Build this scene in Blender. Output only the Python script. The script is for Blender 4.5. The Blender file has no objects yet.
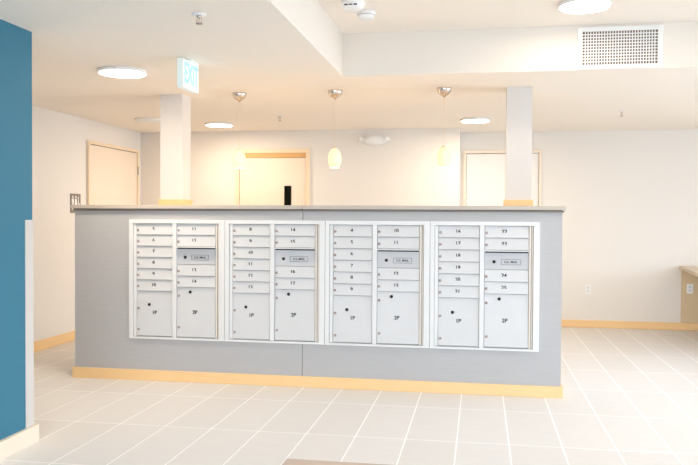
import bpy, bmesh, math, random
from mathutils import Vector, Matrix
random.seed(4)
C = bpy.context.scene.collection

# ------------------------------------------------------------------ camera
F = 768.637
yaw, pitch, roll = .1686, -.0196, -.0053
r = Vector((math.cos(yaw), math.sin(yaw), 0)); h = Vector((-math.sin(yaw), math.cos(yaw), 0)); z = Vector((0, 0, 1))
fwd = h*math.cos(pitch) + z*math.sin(pitch); up = -h*math.sin(pitch) + z*math.cos(pitch)
ix = r*math.cos(roll) - up*math.sin(roll); iy = r*math.sin(roll) + up*math.cos(roll)
cd = bpy.data.cameras.new('camera'); cam = bpy.data.objects.new('camera', cd); C.objects.link(cam)
cd.sensor_width = 36; cd.lens = F/698*36; cd.clip_start = .05; cd.clip_end = 200
cam.matrix_world = Matrix(((ix.x, iy.x, -fwd.x, 2.8044), (ix.y, iy.y, -fwd.y, -5.8545), (ix.z, iy.z, -fwd.z, 1.3293), (0, 0, 0, 1)))
bpy.context.scene.camera = cam

# ------------------------------------------------------------------ world, daylight, exposure
sc = bpy.context.scene
sc.view_settings.view_transform = 'Standard'; sc.view_settings.look = 'None'
sc.view_settings.gamma = 1; sc.view_settings.use_curve_mapping = False
sc.view_settings.exposure = 0.42
w = bpy.data.worlds.new('sky'); sc.world = w; w.use_nodes = True
w.node_tree.nodes['Background'].inputs[0].default_value = (.80, .90, 1, 1)
w.node_tree.nodes['Background'].inputs[1].default_value = 3.0

def area(name, loc, rot, sx, sy, power, col, spread):
    l = bpy.data.lights.new(name, 'AREA'); l.shape = 'RECTANGLE'; l.size = sx; l.size_y = sy; l.energy = power; l.color = col
    o = bpy.data.objects.new(name, l); C.objects.link(o); o.location = loc; o.rotation_euler = rot; l.spread = math.radians(spread); return o
# daylight entering by the storefront windows behind the camera and on the right
PEND_P = 2.7
FRONT_P, RIGHT_P, LAMP_E, LAMP_P = 64, 56, 14, 12.5
area('window_daylight_front', (3.4, -8.75, 1.15), (math.radians(64), 0, 0), 6.4, 1.5, FRONT_P, (.62, .80, 1), 120)
area('window_daylight_right', (7.85, -.2, 1.15), (math.radians(74), 0, math.radians(90)), 6.8, 1.5, RIGHT_P, (.62, .80, 1), 75)

# ------------------------------------------------------------------ materials
def srgb(*c):
    return tuple(((v/255)/12.92 if v/255 <= .04045 else ((v/255+.055)/1.055)**2.4) for v in c) + (1,)
def mat(name, col, rough=.6, metal=0, emit=None, es=0, noise=0, nscale=20, bump=0, trans=0, stretch=None, spec=None):
    m = bpy.data.materials.new(name); m.use_nodes = True; nt = m.node_tree; b = nt.nodes['Principled BSDF']
    b.inputs['Base Color'].default_value = col; b.inputs['Roughness'].default_value = rough; b.inputs['Metallic'].default_value = metal
    if spec is not None: b.inputs['Specular IOR Level'].default_value = spec
    if trans: b.inputs['Transmission Weight'].default_value = trans
    if emit: b.inputs['Emission Color'].default_value = emit; b.inputs['Emission Strength'].default_value = es
    if noise or bump:
        tc = nt.nodes.new('ShaderNodeTexCoord'); mp = nt.nodes.new('ShaderNodeMapping'); n = nt.nodes.new('ShaderNodeTexNoise')
        nt.links.new(tc.outputs['Object'], mp.inputs[0]); nt.links.new(mp.outputs[0], n.inputs[0])
        if stretch: mp.inputs['Scale'].default_value = stretch
        n.inputs['Scale'].default_value = nscale; n.inputs['Detail'].default_value = 4
        if noise:
            mx = nt.nodes.new('ShaderNodeMix'); mx.data_type = 'RGBA'
            mx.inputs[6].default_value = tuple(v*(1-noise) for v in col[:3])+(1,); mx.inputs[7].default_value = tuple(min(1, v*(1+noise)) for v in col[:3])+(1,)
            nt.links.new(n.outputs[0], mx.inputs[0]); nt.links.new(mx.outputs[2], b.inputs['Base Color'])
        if bump:
            bp = nt.nodes.new('ShaderNodeBump'); bp.inputs['Strength'].default_value = bump; bp.inputs['Distance'].default_value = .004
            nt.links.new(n.outputs[0], bp.inputs['Height']); nt.links.new(bp.outputs[0], b.inputs['Normal'])
    return m
M = {}
M['wall'] = mat('painted_wall', srgb(238, 231, 223), .7, noise=.01, nscale=60, bump=.06)
M['ceil'] = mat('painted_ceiling', srgb(253, 243, 231), .8, noise=.01, nscale=50, bump=.05)
M['soffit'] = mat('soffit_face_toned_down', srgb(238, 229, 218), .7, noise=.01, nscale=50, bump=.05)  # ceiling colour toned down on upright faces, offsets the strong light there
M['colpaint'] = mat('column_paint', srgb(228, 222, 217), .7, noise=.01, nscale=60, bump=.06)
M['blue'] = mat('teal_paint', srgb(56, 116, 138), .55, spec=.3, noise=.02, nscale=80, bump=.12)
M['white'] = mat('white_enamel', srgb(245, 243, 240), .4, noise=.01, nscale=30)
M['box'] = mat('mailbox_paint', srgb(232, 231, 230), .4, noise=.01, nscale=30)
M['boxdoor'] = mat('mailbox_door_paint', srgb(217, 216, 216), .4, noise=.015, nscale=25)
M['gap'] = mat('mailbox_recess', srgb(192, 187, 182), .6, noise=.02)
M['rail'] = mat('hinge_rail', srgb(230, 221, 210), .5, noise=.02)
M['outgoing'] = mat('outgoing_panel', srgb(205, 205, 207), .6, noise=.02)
M['dark'] = mat('dark_gap', srgb(45, 40, 38), .6, noise=.05)
M['black'] = mat('black_ink', srgb(28, 26, 26), .5, noise=.05)
M['ink'] = mat('grey_ink', srgb(70, 66, 66), .5, noise=.05)
M['chrome'] = mat('satin_nickel', srgb(222, 210, 198), .22, 1, noise=.03)
M['lock'] = mat('lock_metal', srgb(178, 162, 156), .4, .6, noise=.05)
M['lam'] = mat('grey_laminate', srgb(187, 185, 185), .5, noise=.11, nscale=9, bump=.1, stretch=(.6, 1, 26))
M['slab'] = mat('countertop_laminate', srgb(196, 184, 172), .45, noise=.05, nscale=60)
M['slabdark'] = mat('underlay_shaded', srgb(140, 128, 118), .6, noise=.05)  # slab colour darkened, paints in the shade under the top
M['wood'] = mat('maple_trim', srgb(254, 211, 154), .5, noise=.06, nscale=6, stretch=(1, 1, 14))
M['frame'] = mat('door_frame_maple', srgb(246, 222, 192), .5, noise=.04, nscale=6, stretch=(12, 12, 1))
M['frame2'] = mat('pale_door_frame', srgb(247, 230, 210), .5, noise=.02)
M['door'] = mat('pale_maple_door', srgb(244, 226, 206), .5, noise=.025, nscale=4, stretch=(10, 10, .7))
M['doorwhite'] = mat('white_door_paint', srgb(243, 238, 232), .5, noise=.01)
M['head'] = mat('transom_maple', srgb(226, 176, 112), .5, noise=.05, nscale=6, stretch=(1, 1, 14))
M['steel'] = mat('brushed_steel', srgb(176, 174, 172), .35, .8, noise=.04, stretch=(1, 1, 20))
M['guard'] = mat('corner_guard_vinyl', srgb(206, 198, 190), .45, noise=.01)
M['signgrey'] = mat('sign_grey', srgb(140, 128, 118), .5, noise=.03)
M['base_white'] = mat('painted_maple_base', srgb(232, 216, 194), .5, noise=.02)
M['desk'] = mat('desk_laminate', srgb(206, 188, 164), .5, noise=.04)
M['deskpanel'] = mat('desk_backing_panel', srgb(226, 202, 164), .6, noise=.02)
M['matcloth'] = mat('walk_off_mat', srgb(200, 180, 164), .95, noise=.25, nscale=260, bump=.5)
M['diff'] = mat('lamp_diffuser', (1, 1, 1, 1), .4, emit=(1, .93, .82, 1), es=LAMP_E)
M['unlit'] = mat('unlit_diffuser', srgb(248, 244, 238), .5, noise=.005)
M['glassglow'] = mat('amber_glass_shade', srgb(252, 226, 176), .3, emit=(1, .74, .38, 1), es=.55, noise=.05)
M['bulb'] = mat('lit_bulb', (1, 1, 1, 1), .4, emit=(1, .86, .6, 1), es=9)
M['cord'] = mat('pendant_cord', srgb(236, 214, 186), .5, noise=.02)
M['exitface'] = mat('exit_face', srgb(222, 232, 232), .4, emit=(.85, .97, 1, 1), es=.22)
M['exitgreen'] = mat('exit_letters', srgb(165, 212, 220), .4, emit=(.45, .85, .9, 1), es=.2)
M['exitcase'] = mat('exit_case', srgb(236, 240, 238), .4, emit=(.7, 1, .85, 1), es=.12)
M['glassdark'] = mat('dark_glass', srgb(22, 22, 14), .1, noise=.02)
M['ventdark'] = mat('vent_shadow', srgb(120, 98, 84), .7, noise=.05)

def glass():
    m = bpy.data.materials.new('window_glass'); m.use_nodes = True; nt = m.node_tree
    b = nt.nodes['Principled BSDF']; b.inputs['Transmission Weight'].default_value = 1; b.inputs['Roughness'].default_value = 0; b.inputs['IOR'].default_value = 1.02
    return m
M['glass'] = glass()

def tiles():
    m = bpy.data.materials.new('floor_tiles'); m.use_nodes = True; nt = m.node_tree; b = nt.nodes['Principled BSDF']; L = nt.links.new
    tc = nt.nodes.new('ShaderNodeTexCoord'); mp = nt.nodes.new('ShaderNodeMapping'); L(tc.outputs['Object'], mp.inputs[0])
    mp.inputs['Location'].default_value = (-1.4599, .47, 0)
    br = nt.nodes.new('ShaderNodeTexBrick'); L(mp.outputs[0], br.inputs[0]); br.offset = 0; br.squash = 1
    br.inputs['Scale'].default_value = 1; br.inputs['Brick Width'].default_value = .3048; br.inputs['Row Height'].default_value = .80
    br.inputs['Mortar Size'].default_value = .0048; br.inputs['Mortar Smooth'].default_value = .3; br.inputs['Bias'].default_value = 0
    br.inputs['Color1'].default_value = srgb(222, 217, 212); br.inputs['Color2'].default_value = srgb(226, 221, 217); br.inputs['Mortar'].default_value = srgb(253, 251, 249)
    n = nt.nodes.new('ShaderNodeTexNoise'); n.inputs['Scale'].default_value = 6; n.inputs['Detail'].default_value = 6
    mp2 = nt.nodes.new('ShaderNodeMapping'); mp2.inputs['Scale'].default_value = (1, 3, 1); L(tc.outputs['Object'], mp2.inputs[0]); L(mp2.outputs[0], n.inputs[0])
    mx = nt.nodes.new('ShaderNodeMix'); mx.data_type = 'RGBA'; mx.blend_type = 'MULTIPLY'; mx.inputs[0].default_value = 1
    rp = nt.nodes.new('ShaderNodeMapRange'); rp.inputs['To Min'].default_value = .94; rp.inputs['To Max'].default_value = 1.03; L(n.outputs[0], rp.inputs[0])
    L(br.outputs['Color'], mx.inputs[6]); L(rp.outputs[0], mx.inputs[7]); L(mx.outputs[2], b.inputs['Base Color'])
    b.inputs['Roughness'].default_value = .42; b.inputs['Specular IOR Level'].default_value = .4
    return m
M['tile'] = tiles()

# ------------------------------------------------------------------ helpers
class MB:
    def __init__(s): s.bm = bmesh.new()
    def box(s, x0, x1, y0, y1, z0, z1, bev=0):
        t = bmesh.new(); bmesh.ops.create_cube(t, size=1)
        for v in t.verts: v.co = ((x0+x1)/2+v.co.x*(x1-x0), (y0+y1)/2+v.co.y*(y1-y0), (z0+z1)/2+v.co.z*(z1-z0))
        if bev: bmesh.ops.bevel(t, geom=list(t.edges), offset=bev, segments=2, profile=.5, affect='EDGES')
        return s.add(t)
    def add(s, t, mx=None):
        if mx: bmesh.ops.transform(t, matrix=mx, verts=t.verts)
        me = bpy.data.meshes.new('t'); t.to_mesh(me); t.free(); s.bm.from_mesh(me); bpy.data.meshes.remove(me); return s
    def prism(s, pts, y0, y1, mx=None):      # outline in x,z extruded along y
        t = bmesh.new(); a = [t.verts.new((x, y0, q)) for x, q in pts]; b = [t.verts.new((x, y1, q)) for x, q in pts]
        t.faces.new(a); t.faces.new(b[::-1]); n = len(pts)
        for i in range(n): t.faces.new((a[i], b[i], b[(i+1) % n], a[(i+1) % n]))
        bmesh.ops.recalc_face_normals(t, faces=t.faces); return s.add(t, mx)
    def lathe(s, prof, mx=None, n=40):        # (radius, z)
        t = bmesh.new(); R = []
        for rr, q in prof:
            if rr < 1e-5: R.append([t.verts.new((0, 0, q))])
            else: R.append([t.verts.new((rr*math.cos(2*math.pi*i/n), rr*math.sin(2*math.pi*i/n), q)) for i in range(n)])
        for A, B in zip(R, R[1:]):
            for i in range(n):
                j = (i+1) % n
                if len(A) == 1 and len(B) == 1: continue
                if len(A) == 1: t.faces.new((A[0], B[i], B[j]))
                elif len(B) == 1: t.faces.new((A[i], A[j], B[0]))
                else: t.faces.new((A[i], A[j], B[j], B[i]))
        bmesh.ops.recalc_face_normals(t, faces=t.faces)
        for f in t.faces: f.smooth = True
        return s.add(t, mx)
    def build(s, name, m, parent=None, loc=None):
        me = bpy.data.meshes.new(name); s.bm.to_mesh(me); s.bm.free(); me.materials.append(m)
        return link(name, me, parent, loc)
def link(name, me, parent=None, loc=None):
    o = bpy.data.objects.new(name, me); C.objects.link(o)
    if parent: o.parent = parent
    if loc: o.location = loc
    return o
def tag(o, label=None, cat=None, group=None, kind=None):
    if label: o['label'] = label
    if cat: o['category'] = cat
    if group: o['group'] = group
    if kind: o['kind'] = kind
    return o
def thing(name, loc, label, cat, group=None):
    o = bpy.data.objects.new(name, None); C.objects.link(o); o.location = loc; o.empty_display_size = .05
    return tag(o, label, cat, group)
def struct(name, mb, m): return tag(mb.build(name, m), kind='structure')
T = Matrix.Translation
def Rx(a): return Matrix.Rotation(math.radians(a), 4, 'X')
def Rz(a): return Matrix.Rotation(math.radians(a), 4, 'Z')
_tx = {}
def text_mesh(s, size, ext=.0006):
    k = (s, size)
    if k not in _tx:
        cu = bpy.data.curves.new('t', 'FONT'); cu.body = s; cu.size = size; cu.extrude = ext; cu.align_x = 'CENTER'; cu.align_y = 'CENTER'; cu.offset = size*.018
        o = bpy.data.objects.new('t', cu); C.objects.link(o); bpy.context.view_layer.update()
        me = bpy.data.meshes.new_from_object(o.evaluated_get(bpy.context.evaluated_depsgraph_get()))
        bpy.data.objects.remove(o); bpy.data.curves.remove(cu); _tx[k] = me
    return _tx[k].copy()
def text(name, s, size, loc, m, parent, rot=(90, 0, 0), sx=1):
    me = text_mesh(s, size); me.transform(Matrix.Diagonal((sx, 1, 1, 1))); me.materials.clear(); me.materials.append(m)
    o = link(name, me, parent, loc); o.rotation_euler = tuple(math.radians(a) for a in rot); return o

HC, HU = 2.3977, 2.7202
XL, XR = -1.474, 8.0
YB, YR, YF = 3.385, 3.878, -8.9
# ------------------------------------------------------------------ setting
struct('floor', MB().box(XL-.15, XR+.15, YF-.15, YR+.15, -.12, 0), M['tile'])
cm = MB(); cm.box(XL-.15, 1.77, YF-.15, YR+.15, HC, HU); cm.box(1.77, XR+.15, -.101, YR+.15, HC, HU); cm.box(XL-.15, XR+.15, YF-.15, YR+.15, HU, HU+.12)
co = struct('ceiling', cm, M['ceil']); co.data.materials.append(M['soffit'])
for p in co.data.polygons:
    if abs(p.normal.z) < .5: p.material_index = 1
struct('wall_left', MB().box(XL-.15, XL, YF-.15, YB+.15, 0, HC), M['wall'])
struct('wall_back', MB().box(XL, 2.56, YB, YR+.15, 0, HC), M['wall'])
struct('wall_back_right', MB().box(2.56, XR, YR, YR+.15, 0, HC), M['wall'])
def wall_with_window(name, axis, a0, a1, w0, w1, d0, d1, H):
    m = MB()
    def b(p0, p1, z0, z1):
        (m.box(p0, p1, d0, d1, z0, z1) if axis == 'x' else m.box(d0, d1, p0, p1, z0, z1))
    b(a0, w0, 0, H); b(w1, a1, 0, H); b(w0, w1, 0, .4); b(w0, w1, 2.5, H)
    struct(name, m, M['wall'])
wall_with_window('wall_front', 'x', XL, XR, .2, 6.6, YF-.15, YF, HU)
wall_with_window('wall_right', 'y', YF-.15, YR+.15, -3.8, 3.4, XR, XR+.15, HU)
def window(n, axis, p0, p1, d):
    t = tag(bpy.data.objects.new('window_%d' % n, None), kind='structure'); C.objects.link(t)
    m = MB(); g = MB()
    def b(mm, q0, q1, z0, z1, e): (mm.box(q0, q1, d-e, d+e, z0, z1) if axis == 'x' else mm.box(d-e, d+e, q0, q1, z0, z1))
    for q in range(5):
        x = p0+(p1-p0)*q/4; b(m, x-.025 if 0 < q < 4 else (x if q == 0 else x-.05), x+.025 if 0 < q < 4 else (x+.05 if q == 0 else x), .4, 2.5, .03)
    b(m, p0, p1, .4, .45, .03); b(m, p0, p1, 2.45, 2.5, .03)
    m.build('window_frame', M['white'], t); b(g, p0+.05, p1-.05, .45, 2.45, .004); g.build('pane', M['glass'], t)
window(1, 'x', .2, 6.6, YF-.08); window(2, 'y', -3.8, 3.4, XR+.08)
# teal wall on the left, with its base and corner guard
struct('wall_teal', MB().box(.04, .225, YF, -1.735, 0, HC), M['blue'])
bs = MB(); bs.box(.225, .250, YF, -1.7352, 0, .1); bs.box(.02, .250, -1.735, -1.710, 0, .1)
struct('baseboard_teal', bs, M['base_white'])
g = MB(); g.box(.225, .229, -1.81, -1.731, .1, 1.305, .001); g.box(.145, .2248, -1.735, -1.730, .1, 1.305, .001); 
tag(g.build('corner_guard', M['guard']), 'tall pale vinyl corner guard on the lower teal wall corner', 'corner guard')
# baseboards
struct('baseboard_left', MB().box(XL, XL+.015, YF, 1.99, 0, .1, .003), M['wood'])
struct('baseboard_back', MB().box(XL, -.215, YB-.015, YB, 0, .09, .003), M['wood'])
struct('baseboard_middle', MB().box(.76, 2.56, YB-.015, YB, 0, .09, .003), M['wood'])
struct('baseboard_right', MB().box(3.56, XR, YR-.015, YR, 0, .09, .003), M['wood'])

# ------------------------------------------------------------------ doors
def door(n, loc, rot, W, H, fm, dm, extra=None, jamb=.05):
    t = bpy.data.objects.new('door_%d' % n, None); C.objects.link(t); t.location = loc; t.rotation_euler = (0, 0, math.radians(rot)); tag(t, kind='structure')
    m = MB(); m.box(0, jamb, -.03, -.002, 0, H, .003); m.box(W-jamb, W, -.03, -.002, 0, H, .003); m.box(jamb, W-jamb, -.03, -.002, H-jamb, H, .003)
    m.build('door_frame', fm, t)
    top = H-jamb-.006-(extra or 0)
    MB().box(jamb+.004, W-jamb-.004, -.016, -.002, .01, top, .002).build('door_leaf', dm, t)
    if extra: MB().box(jamb+.004, W-jamb-.004, -.020, -.002, top+.004, H-jamb-.002).build('door_header', M['head'], t)
    MB().box(jamb, W-jamb, -.0035, -.0008, 0, H-jamb).build('door_gap', M['dark'], t)
    hd = MB(); hd.lathe([(0, 0), (.028, 0), (.028, .01), (0, .01)], T((W-jamb-.08, -.016, 1.0)) @ Rx(90)); hd.box(W-jamb-.19, W-jamb-.07, -.06, -.045, .99, 1.01, .004); hd.box(W-jamb-.088, W-jamb-.072, -.05, -.02, .992, 1.008)
    hd.build('door_handle', M['steel'], t)
    return t
# left wall door faces +X
d1 = door(1, (XL, 2.02, 0), 90, 1.27, 2.165, M['frame'], M['door'], jamb=.036)
MB().box(1.225, 1.245, -.036, -.028, 1.85, 1.955, .002).build('hinge', M['steel'], d1)
d2 = door(2, (-.205, YB, 0), 0, .95, 2.17, M['frame'], M['door'], extra=.055)
MB().box(.628, .715, -.024, -.014, 1.25, 1.715).build('vision_panel', M['glassdark'], d2)
d3 = door(3, (2.595, YR, 0), 0, .955, 2.17, M['frame2'], M['doorwhite'], jamb=.036)

# ------------------------------------------------------------------ counter
XA, XB2, CD = -.48, 3.404, .92
ZM, HH, U = .339, .965, .8113
ct = thing('mailbox_counter', (XA, 0, 0), 'grey laminate island counter wall with four mailbox modules set in its front', 'counter')
def L3(x): return x-XA
SE = 1.442
ox0, ox1, oz0, oz1 = .03, 4*U-.03, ZM+.012, ZM+HH-.012
zt = 1.374
a = MB(); a.prism([(L3(XA), .02), (L3(SE)-.002, .02), (L3(SE)-.002, oz0), (L3(ox0), oz0), (L3(ox0), oz1), (L3(SE)-.002, oz1), (L3(SE)-.002, zt), (0, zt)], 0, .02)
a.build('front_panel', M['lam'], ct)
a = MB(); a.prism([(L3(SE)+.002, .02), (L3(XB2), .02), (L3(XB2), zt), (L3(SE)+.002, zt), (L3(SE)+.002, oz1), (L3(ox1), oz1), (L3(ox1), oz0), (L3(SE)+.002, oz0)], 0, .02)
a.build('front_panel', M['lam'], ct)
MB().box(L3(SE)-.03, L3(SE)+.03, .021, .03, .02, oz0).build('joint_strip', M['dark'], ct)
MB().box(L3(SE)-.03, L3(SE)+.03, .021, .03, oz1, zt).build('joint_strip', M['dark'], ct)
for x0, x1 in ((0, .02), (L3(XB2)-.02, L3(XB2))): MB().box(x0, x1, .021, CD-.021, .02, zt).build('side_panel', M['lam'], ct)
MB().box(0, L3(XB2), CD-.02, CD, .02, zt).build('back_panel', M['lam'], ct)
k = MB(); e = .016; X1 = L3(XB2)
k.box(-e, X1+e, -e, -.0005, 0, .085, .002); k.box(-e, X1+e, CD+.0005, CD+e, 0, .085, .002); k.box(-e, -.0005, 0, CD, 0, .085, .002); k.box(X1+.0005, X1+e, 0, CD, 0, .085, .002)
k.build('baseboard', M['wood'], ct)
tp = thing('countertop', (XA, 0, zt), 'long brown-grey laminate countertop running across the mailbox counter', 'countertop')
MB().box(-.008, L3(SE)-.0015, -.016, CD+.022, 0, .013).box(L3(SE)+.0015, X1+.012, -.016, CD+.022, 0, .013).build('underlay', M['slabdark'], tp)
MB().box(-.022, L3(SE)-.001, -.03, CD+.03, .017, .047, .002).box(L3(SE)+.001, X1+.02, -.03, CD+.03, .017, .047, .002).build('top_slab', M['slab'], tp)
MB().box(.002, X1-.002, -.010, CD+.01, .0132, .0168).build('shadow_gap', M['dark'], tp)
ZS = zt+.047
for x0, lab in ((.03, 'square white column on the left end of the counter, below the exit sign'), (3.012, 'square white column on the right end of the counter')):
    c = thing('column', (x0, .54, ZS), lab, 'column')
    MB().box(0, .202, 0, .2, 0, HC-ZS).build('shaft', M['colpaint'], c)
    b = MB(); b.box(-.014, .216, -.014, 0, 0, .06, .002); b.box(-.014, .216, .2, .214, 0, .06, .002); b.box(-.014, 0, 0, .2, 0, .06, .002); b.box(.202, .216, 0, .2, 0, .06, .002)
    b.build('base_trim', M['wood'], c)

# ------------------------------------------------------------------ mailboxes
P = (HH-.035-.02)/10
def door_mesh(wd, ht):
    m = MB(); m.prism([(0, 0), (wd, 0), (wd, ht), (0, ht)], 0, .012)
    for v in m.bm.verts:
        if v.co.y < .006: v.co.y = -.009 if v.co.z < ht/2 else .002
    bmesh.ops.bevel(m.bm, geom=list(m.bm.edges), offset=.0015, segments=1, affect='EDGES')
    me = bpy.data.meshes.new('door'); m.bm.to_mesh(me); m.bm.free(); me.materials.append(M['boxdoor']); return me
def lock_mesh(rad, m):
    k = MB(); k.lathe([(0, .004), (rad*.75, .004), (rad, .001), (rad, -.004), (0, -.004)], Rx(90), 16)
    k.box(-rad*.12, rad*.12, -.0055, -.0035, -rad*.55, rad*.55)
    me = bpy.data.meshes.new('lock'); k.bm.to_mesh(me); k.bm.free(); me.materials.append(m); return me
WL, WR = .303, .321
dmesh = {(c, hh): door_mesh(wd, hh*P-.005) for c, wd in ((0, WL), (1, WR)) for hh in (1, 4, 4.4)}
lk, lkb = lock_mesh(.0105, M['lock']), lock_mesh(.0125, M['black'])
def unit(i, L, R, lab):
    t = thing('mailbox_module', (i*U, 0, ZM), lab, 'mailboxes', 'built-in mailbox modules in the counter front')
    f = MB(); g2 = .0015
    f.prism([(g2, 0), (U-g2, 0), (U-g2, HH), (g2, HH), (g2, .001), (.034, .016), (.034, HH-.03), (U-.046, HH-.03), (U-.046, .016), (.034, .016), (g2, .001)][:5] if 0 else [(g2, 0), (U-g2, 0), (U-g2, .016), (g2, .016)], -.014, -.0008)
    f.box(g2, U-g2, -.014, -.0008, HH-.03, HH, .001); f.box(g2, .034, -.014, -.0008, .016, HH-.03); f.box(U-.046, U-g2, -.014, -.0008, .016, HH-.03)
    f.box(.371, .405, -.012, .004, .016, HH-.03, .002)
    f.build('trim_frame', M['box'], t)
    lo, hi = (.035, U-.046)
    MB().box(max(lo, .035), hi, .006, .39, .016, HH-.03).build('cabinet', M['gap'], t)
    rl = MB(); rl.box(U-.078, U-.064, -.008, .005, .018, HH-.032, .002); rl.box(U-.060, U-.049, -.004, .005, .018, HH-.032, .002)
    rl.build('hinge_rail', M['rail'], t)
    MB().box(.036, .062, -.004, .005, .018, HH-.032, .002).build('lock_rail', M['box'], t)
    def mk(col, z0, hh, txt, x):
        parcel = hh > 1.5
        d = link('parcel_door' if parcel else 'mailbox_door', dmesh[(col, hh)], t, (x, 0, z0+.0025))
        dh = hh*P-.005; wd = WL if col == 0 else WR
        def yy(zz): return -.009+.011*zz/dh
        def lock(xx, zz, me): o = link('lock', me, d, (xx, yy(zz)-.001, zz)); return o
        if not parcel:
            lock(.012, dh*.42, lk); q = dh*.52; xx = wd*(.475 if col == 0 else .445)
            text('number', txt, .040, (xx, yy(q)-.0015, q), M['black'], d, (90+7, 0, 0))
        else:
            q = dh*.52 if col == 0 else dh*.5
            lock(.014, dh*(.62 if col == 0 else .83), lk); lock(.016, dh*(.14 if col == 0 else .19), lk)
            lock(wd*(.35 if col == 0 else .34), dh*(.70 if col == 0 else .91), lkb)
            text('number', txt, .040, (wd*(.5 if col == 0 else .47), yy(q)-.0015, q), M['black'], d, (90+1.5, 0, 0))
    top = HH-.032
    z = top
    for s in L: z -= P; mk(0, z, 1, s, .065)
    mk(0, z-4*P, 4, '1P', .065)
    z = top
    for s in R[:2]: z -= P; mk(1, z, 1, s, .409)
    # outgoing mail compartment: hood, slot and plated door
    zo = z-1.6*P
    o = MB(); o.box(.409, .73, .000, .004, zo+.003, z-.02, .001); o = o.build('outgoing_mail_door', M['outgoing'], t)
    MB().box(.403, .738, -.040, .004, z-.009, z-.001, .002).build('hood', M['box'], o)
    MB().box(.412, .727, -.002, .004, z-.020, z-.010).build('mail_slot', M['black'], o)
    link('lock', lkb, o, (.409+.068, -.001, zo+.058))
    pl = MB(); x0, x1, q0, q1 = .53, .672, zo+.037, zo+.078
    for b in ((x0, x1, q0, q0+.002), (x0, x1, q1-.002, q1), (x0, x0+.002, q0, q1), (x1-.002, x1, q0, q1)): pl.box(b[0], b[1], -.0015, 0.0003, b[2], b[3])
    pl = pl.build('label_border', M['ink'], o)
    text('lettering', 'U.S. MAIL', .024, ((x0+x1)/2, -.0006, (q0+q1)/2), M['ink'], o)
    z = zo
    for s in R[2:]: z -= P; mk(1, z, 1, s, .409)
    mk(1, z-4.4*P, 4.4, '2P', .409)
S = lambda a, n: [str(a+j) for j in range(n)]
unit(0, S(5, 6), S(11, 4), 'leftmost white mailbox module, under the left column')
unit(1, S(8, 6), S(14, 4), 'second white mailbox module from the left, crossed above by the panel joint')
unit(2, S(4, 6), S(10, 4), 'third white mailbox module from the left, right of the panel joint')
unit(3, S(16, 6), S(22, 4), 'rightmost white mailbox module, under the right column')

# ------------------------------------------------------------------ ceiling lights
def disc_light(x, y, zc, rad, lab, e=1.0, col=(1, .84, .64)):
    t = thing('ceiling_light', (x, y, zc), lab, 'ceiling light', 'round flush ceiling lights')
    MB().lathe([(0, 0), (rad, 0), (rad, -.018), (rad-.006, -.026), (rad-.012, -.024), (rad-.012, -.012), (0, -.012)]).build('trim_ring', M['white'], t)
    MB().lathe([(rad-.0125, -.0125), (rad-.0125, -.027), (rad*.5, -.032), (0, -.034)]).build('diffuser', M['diff'] if e else M['unlit'], t)
    if not e: return
    l = bpy.data.lights.new('glow', 'AREA'); l.shape = 'DISK'; l.size = rad*1.8; l.energy = LAMP_P*e; l.color = col
    o = bpy.data.objects.new('lamp_glow', l); C.objects.link(o); o.parent = t; o.location = (0, 0, -.04)
disc_light(.213, -.56, HC, .176, 'round flush ceiling light between teal wall and exit sign', 1.1)
disc_light(-.15, 2.60, HC, .16, 'small round ceiling light right of the left column', .85, (1, .80, .56))
disc_light(2.745, 2.565, HC, .16, 'small round ceiling light left of the right column', 1.0)
disc_light(-.80, 2.16, HC, .16, 'unlit round ceiling light half hidden behind the left column', 0)
disc_light(3.46, -.68, HU, .168, 'round ceiling light on the raised ceiling near the air grille', .28)
disc_light(.95, -4.6, HC, .17, 'added unseen round ceiling light on the low ceiling behind the viewer', 1.1, (1, .92, .84))  # added lamp out of view, brightens the front and the teal wall
disc_light(4.2, -4.4, HU, .17, 'added unseen round ceiling light on the raised ceiling behind the viewer', 1.1, (1, .96, .92))  # extra unseen lamp, put in to lift floor and ceiling
disc_light(6.2, -1.2, HU, .17, 'added unseen round ceiling light on the raised ceiling far to the right', 1.2, (1, .96, .92))  # added fill lamp beyond the right of the view

# ------------------------------------------------------------------ pendants
def pendant(x, y, lab):
    t = thing('pendant_light', (x, y, HC), lab, 'pendant light', 'small glass pendants over the counter')
    MB().lathe([(0, 0), (.062, 0), (.062, -.008), (.060, -.022), (.050, -.040), (.034, -.055), (.016, -.065), (.006, -.074), (0, -.078)]).build('canopy', M['chrome'], t)
    MB().lathe([(.0016, -.07), (.0016, -.485)], n=8).build('cord', M['cord'], t)
    MB().lathe([(0, -.472), (.014, -.474), (.018, -.49), (.018, -.512), (0, -.512)], n=24).build('socket_cap', M['cord'], t)
    MB().lathe([(.016, -.488), (.030, -.498), (.046, -.522), (.055, -.56), (.056, -.59), (.050, -.618), (.040, -.634), (.042, -.648), (.039, -.648), (.037, -.633), (.047, -.616), (.053, -.59), (.052, -.56), (.043, -.525), (.028, -.502), (.016, -.492)]).build('glass_shade', M['glassglow'], t)
    MB().lathe([(0, -.508), (.014, -.52), (.03, -.56), (.03, -.60), (.02, -.625), (0, -.635)], n=24).build('bulb', M['bulb'], t)
    l = bpy.data.lights.new('pendant_glow', 'POINT'); l.energy = PEND_P; l.color = (1, .78, .5); l.shadow_soft_size = .035
    o = bpy.data.objects.new('pendant_glow', l); C.objects.link(o); o.parent = t; o.location = (0, 0, -.70)
pendant(.745, .56, 'leftmost of three small amber glass pendants over the counter')
pendant(1.59, .54, 'middle of three small amber glass pendants over the counter')
pendant(2.505, .54, 'rightmost of three small amber glass pendants over the counter')

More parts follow.
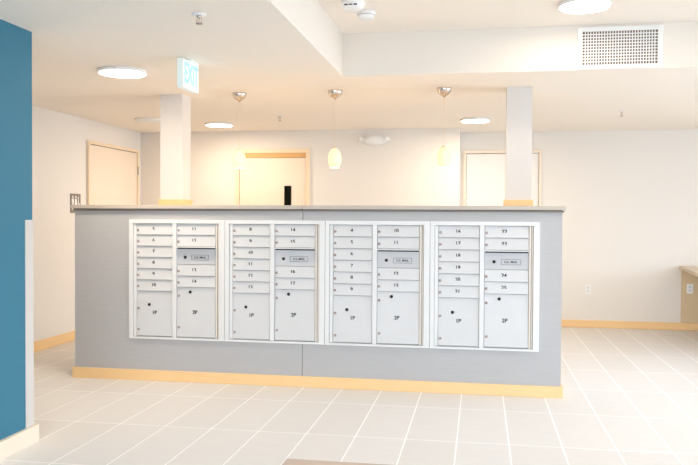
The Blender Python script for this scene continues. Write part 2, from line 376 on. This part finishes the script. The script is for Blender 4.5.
# ------------------------------------------------------------------ exit sign
ex = thing('exit_sign', (.850, -.83, HC), 'lit double-faced exit sign hanging from the ceiling before the left column', 'exit sign')
MB().box(-.045, .01, -.03, .12, -.0115, 0, .003).build('mount', M['exitcase'], ex)
MB().box(-.045, 0, -.150, .135, -.205, -.012, .004).build('case', M['exitcase'], ex)
MB().box(0, .0015, -.144, .129, -.199, -.018).build('face_panel', M['exitface'], ex)
text('lettering', 'EXIT', .19, (.0025, -.008, -.108), M['exitgreen'], ex, (90, 0, 90), .66)

# ------------------------------------------------------------------ ceiling and wall fixtures
v = thing('air_grille', (3.484, -.101, 2.402), 'white egg-crate air return grille on the soffit face', 'vent')
W_, H_ = .585, .298
f = MB(); f.box(0, .036, -.012, 0, 0, H_, .002); f.box(W_-.036, W_, -.012, 0, 0, H_, .002); f.box(.036, W_-.036, -.012, 0, 0, .03, .002); f.box(.036, W_-.036, -.012, 0, H_-.03, H_, .002)
f.build('frame', M['white'], v)
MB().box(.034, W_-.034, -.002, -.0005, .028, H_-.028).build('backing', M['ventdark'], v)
g = MB(); nx, nz = 27, 11
for i in range(1, nx): x = .036+(W_-.072)*i/nx; g.box(x-.0031, x+.0031, -.0105, -.0018, .03, H_-.03)
for i in range(1, nz): q = .03+(H_-.06)*i/nz; g.box(.036, W_-.036, -.0100, -.0018, q-.0031, q+.0031)
g.build('egg_crate_core', M['white'], v)

def detector(x, y, rad, lab, slots):
    t = thing('smoke_detector', (x, y, HU), lab, 'smoke detector', 'smoke detectors on the raised ceiling')
    MB().lathe([(0, 0), (rad, 0), (rad, -.014), (rad*.93, -.02), (rad*.9, -.024), (rad*.86, -.042), (rad*.7, -.052), (0, -.055)]).build('housing', M['white'], t)
    if slots:
        m = MB()
        for a in range(-1, 2): m.box(-.016+a*.03-.0, .0+a*.03+.006, -rad*.93, -rad*.80, -.036, -.030)
        m.build('vent_slots', M['dark'], t)
    else:
        MB().lathe([(rad*.89, -.024), (rad*.915, -.024), (rad*.915, -.029), (rad*.885, -.029)]).build('vent_slots', M['gap'], t)
detector(1.985, -.93, .078, 'upper white smoke detector with dark slots at the photo top edge', True)
detector(2.035, -.69, .064, 'lower plain white smoke detector near the soffit corner', False)

def sprinkler(x, y, lab, s=1):
    t = thing('sprinkler_head', (x, y, HC), lab, 'sprinkler', 'ceiling sprinkler heads')
    MB().lathe([(0, 0), (.04*s, 0), (.036*s, -.006), (.016*s, -.009), (0, -.009)], n=28).build('escutcheon', M['white'], t)
    b = MB(); b.lathe([(0, -.009), (.012*s, -.009), (.012*s, -.02), (0, -.02)], n=16)
    b.box(-.014*s, -.010*s, -.003, .003, -.05, -.014); b.box(.010*s, .014*s, -.003, .003, -.05, -.014); b.box(-.014*s, .014*s, -.003, .003, -.05, -.045)
    b.lathe([(0, -.02), (.003, -.02), (.003, -.046), (0, -.046)], n=10); b.build('frame_arms', M['chrome'], t)
    MB().lathe([(0, -.050), (.018*s, -.050), (.018*s, -.053), (0, -.053)], n=20).build('deflector', M['lock'], t)
sprinkler(1.335, -1.97, 'sprinkler head nearest the viewer, above and right of the exit sign', 1.0)
sprinkler(.71, 2.06, 'sprinkler head on the ceiling between left and middle pendants', .8)
sprinkler(4.18, 2.13, 'sprinkler head on the right ceiling below the air grille', .7)

em = thing('emergency_light', (1.545, YB, 2.262), 'white twin-head emergency light high on the back wall', 'emergency light')
m = MB(); m.lathe([(0, 0), (.150, 0), (.150, -.025), (.13, -.055), (.08, -.068), (0, -.07)], Rx(-90)); 
for q in m.bm.verts: q.co.z *= .42
for q in m.bm.verts: q.co.y = -abs(q.co.y)
m.build('housing', M['white'], em)
for sgn in (-1, 1):
    hm = MB(); hm.lathe([(0, -.03), (.02, -.03), (.036, .0), (.04, .02), (.036, .024), (0, .024)], T((sgn*.155, -.06, .008)) @ Matrix.Scale(.8, 4) @ Rz(sgn*18) @ Rx(90), 24)
    hm.build('lamp_head', M['white'], em)
    MB().lathe([(0, 0), (.012, 0), (.012, .04), (0, .04)], T((sgn*.112, -.03, .005)) @ Matrix.Rotation(math.radians(sgn*90), 4, 'Y'), 12).build('swivel', M['white'], em)

def outlet(loc, lab):
    t = thing('power_outlet', loc, lab, 'power outlet', 'white wall outlets on the right')
    MB().box(-.036, .036, -.007, 0, -.058, .058, .002).build('cover_plate', M['white'], t)
    for q in (-.021, .021):
        s = MB().box(-.016, .016, -.010, -.0065, q-.014, q+.014, .002).build('socket', M['box'], t)
        MB().box(-.008, -.006, -.0108, -.0095, q-.004, q+.006).box(.006, .008, -.0108, -.0095, q-.004, q+.006).build('slot', M['dark'], s)
outlet((4.113, YR, .466), 'white power outlet on the bare wall right of the counter')
outlet((5.283, YR-.012, .50), 'white power outlet under the desk at the right edge')

# restroom sign on the left wall (icons face +X)
rs = thing('restroom_sign', (XL, 1.777, 1.465), 'grey square restroom sign with white figures on the left wall', 'sign')
MB().box(0, .008, -.103, .103, -.103, .103, .002).build('plate', M['signgrey'], rs)
def icon(yc, kind, m):
    b = MB(); mx = Rz(90)
    def disk(cx, cz, rr): b.prism([(cx+rr*math.cos(j*math.pi/8), cz+rr*math.sin(j*math.pi/8)) for j in range(16)], -.0105, -.0081, mx)
    if kind != 'chair': disk(yc, .067, .012)
    if kind == 'man': b.prism([(yc-.02, .05), (yc+.02, .05), (yc+.02, .0), (yc+.012, -.0), (yc+.011, -.072), (yc-.011, -.072), (yc-.012, 0), (yc-.02, 0)], -.0105, -.0081, mx)
    if kind == 'woman': b.prism([(yc-.014, .05), (yc+.014, .05), (yc+.028, -.03), (yc+.011, -.03), (yc+.010, -.072), (yc-.010, -.072), (yc-.011, -.03), (yc-.028, -.03)], -.0105, -.0081, mx)
    if kind == 'chair':
        disk(yc-.008, .060, .010)
        b.prism([(yc-.014, .045), (yc-.003, .045), (yc, .0), (yc+.014, .0), (yc+.02, -.04), (yc+.011, -.04), (yc+.007, -.010), (yc-.014, -.010)], -.0105, -.0081, mx)
        n = 20; c0, c1 = .028, .022
        for j in range(n-5):
            a0, a1 = math.pi*.75+2*math.pi*j/n, math.pi*.75+2*math.pi*(j+1)/n
            b.prism([(yc+c*math.cos(a), -.025+c*math.sin(a)) for c, a in ((c0, a0), (c0, a1), (c1, a1), (c1, a0))], -.0105, -.0081, mx)
    b.build('figure', m, rs)
icon(-.062, 'man', M['white']); icon(0, 'woman', M['white']); icon(.060, 'chair', M['white'])

# desk at the right edge
dk = thing('desk', (5.16, YR, 0), 'low laminate desk against the wall at the right edge', 'desk')
pts = [(.0, -.0005), (-.20, -1.9), (1.7, -1.9), (1.7, -.0005)]
t = bmesh.new(); A = [t.verts.new((x, y, .735)) for x, y in pts]; B = [t.verts.new((x, y, .772)) for x, y in pts]
t.faces.new(A); t.faces.new(B)
for i in range(4): t.faces.new((A[i], A[(i+1) % 4], B[(i+1) % 4], B[i]))
bmesh.ops.recalc_face_normals(t, faces=t.faces); mb = MB(); mb.add(t)
mb.build('desk_top', M['desk'], dk)
MB().box(.028, 1.68, -.0115, -.0005, .095, .734).build('back_panel', M['deskpanel'], dk)
MB().box(1.66, 1.70, -1.85, -.016, 0, .734).build('side_panel', M['deskpanel'], dk)
MB().box(1.0, 1.04, -1.80, -1.76, 0, .734).build('leg', M['steel'], dk)

# mat
mt = MB().box(1.772, 3.3, -3.4, -1.785, .0005, .008, .003)
tag(mt.build('floor_mat', M['matcloth']), 'beige-brown walk-off mat lying on the tiles at the bottom edge', 'mat')
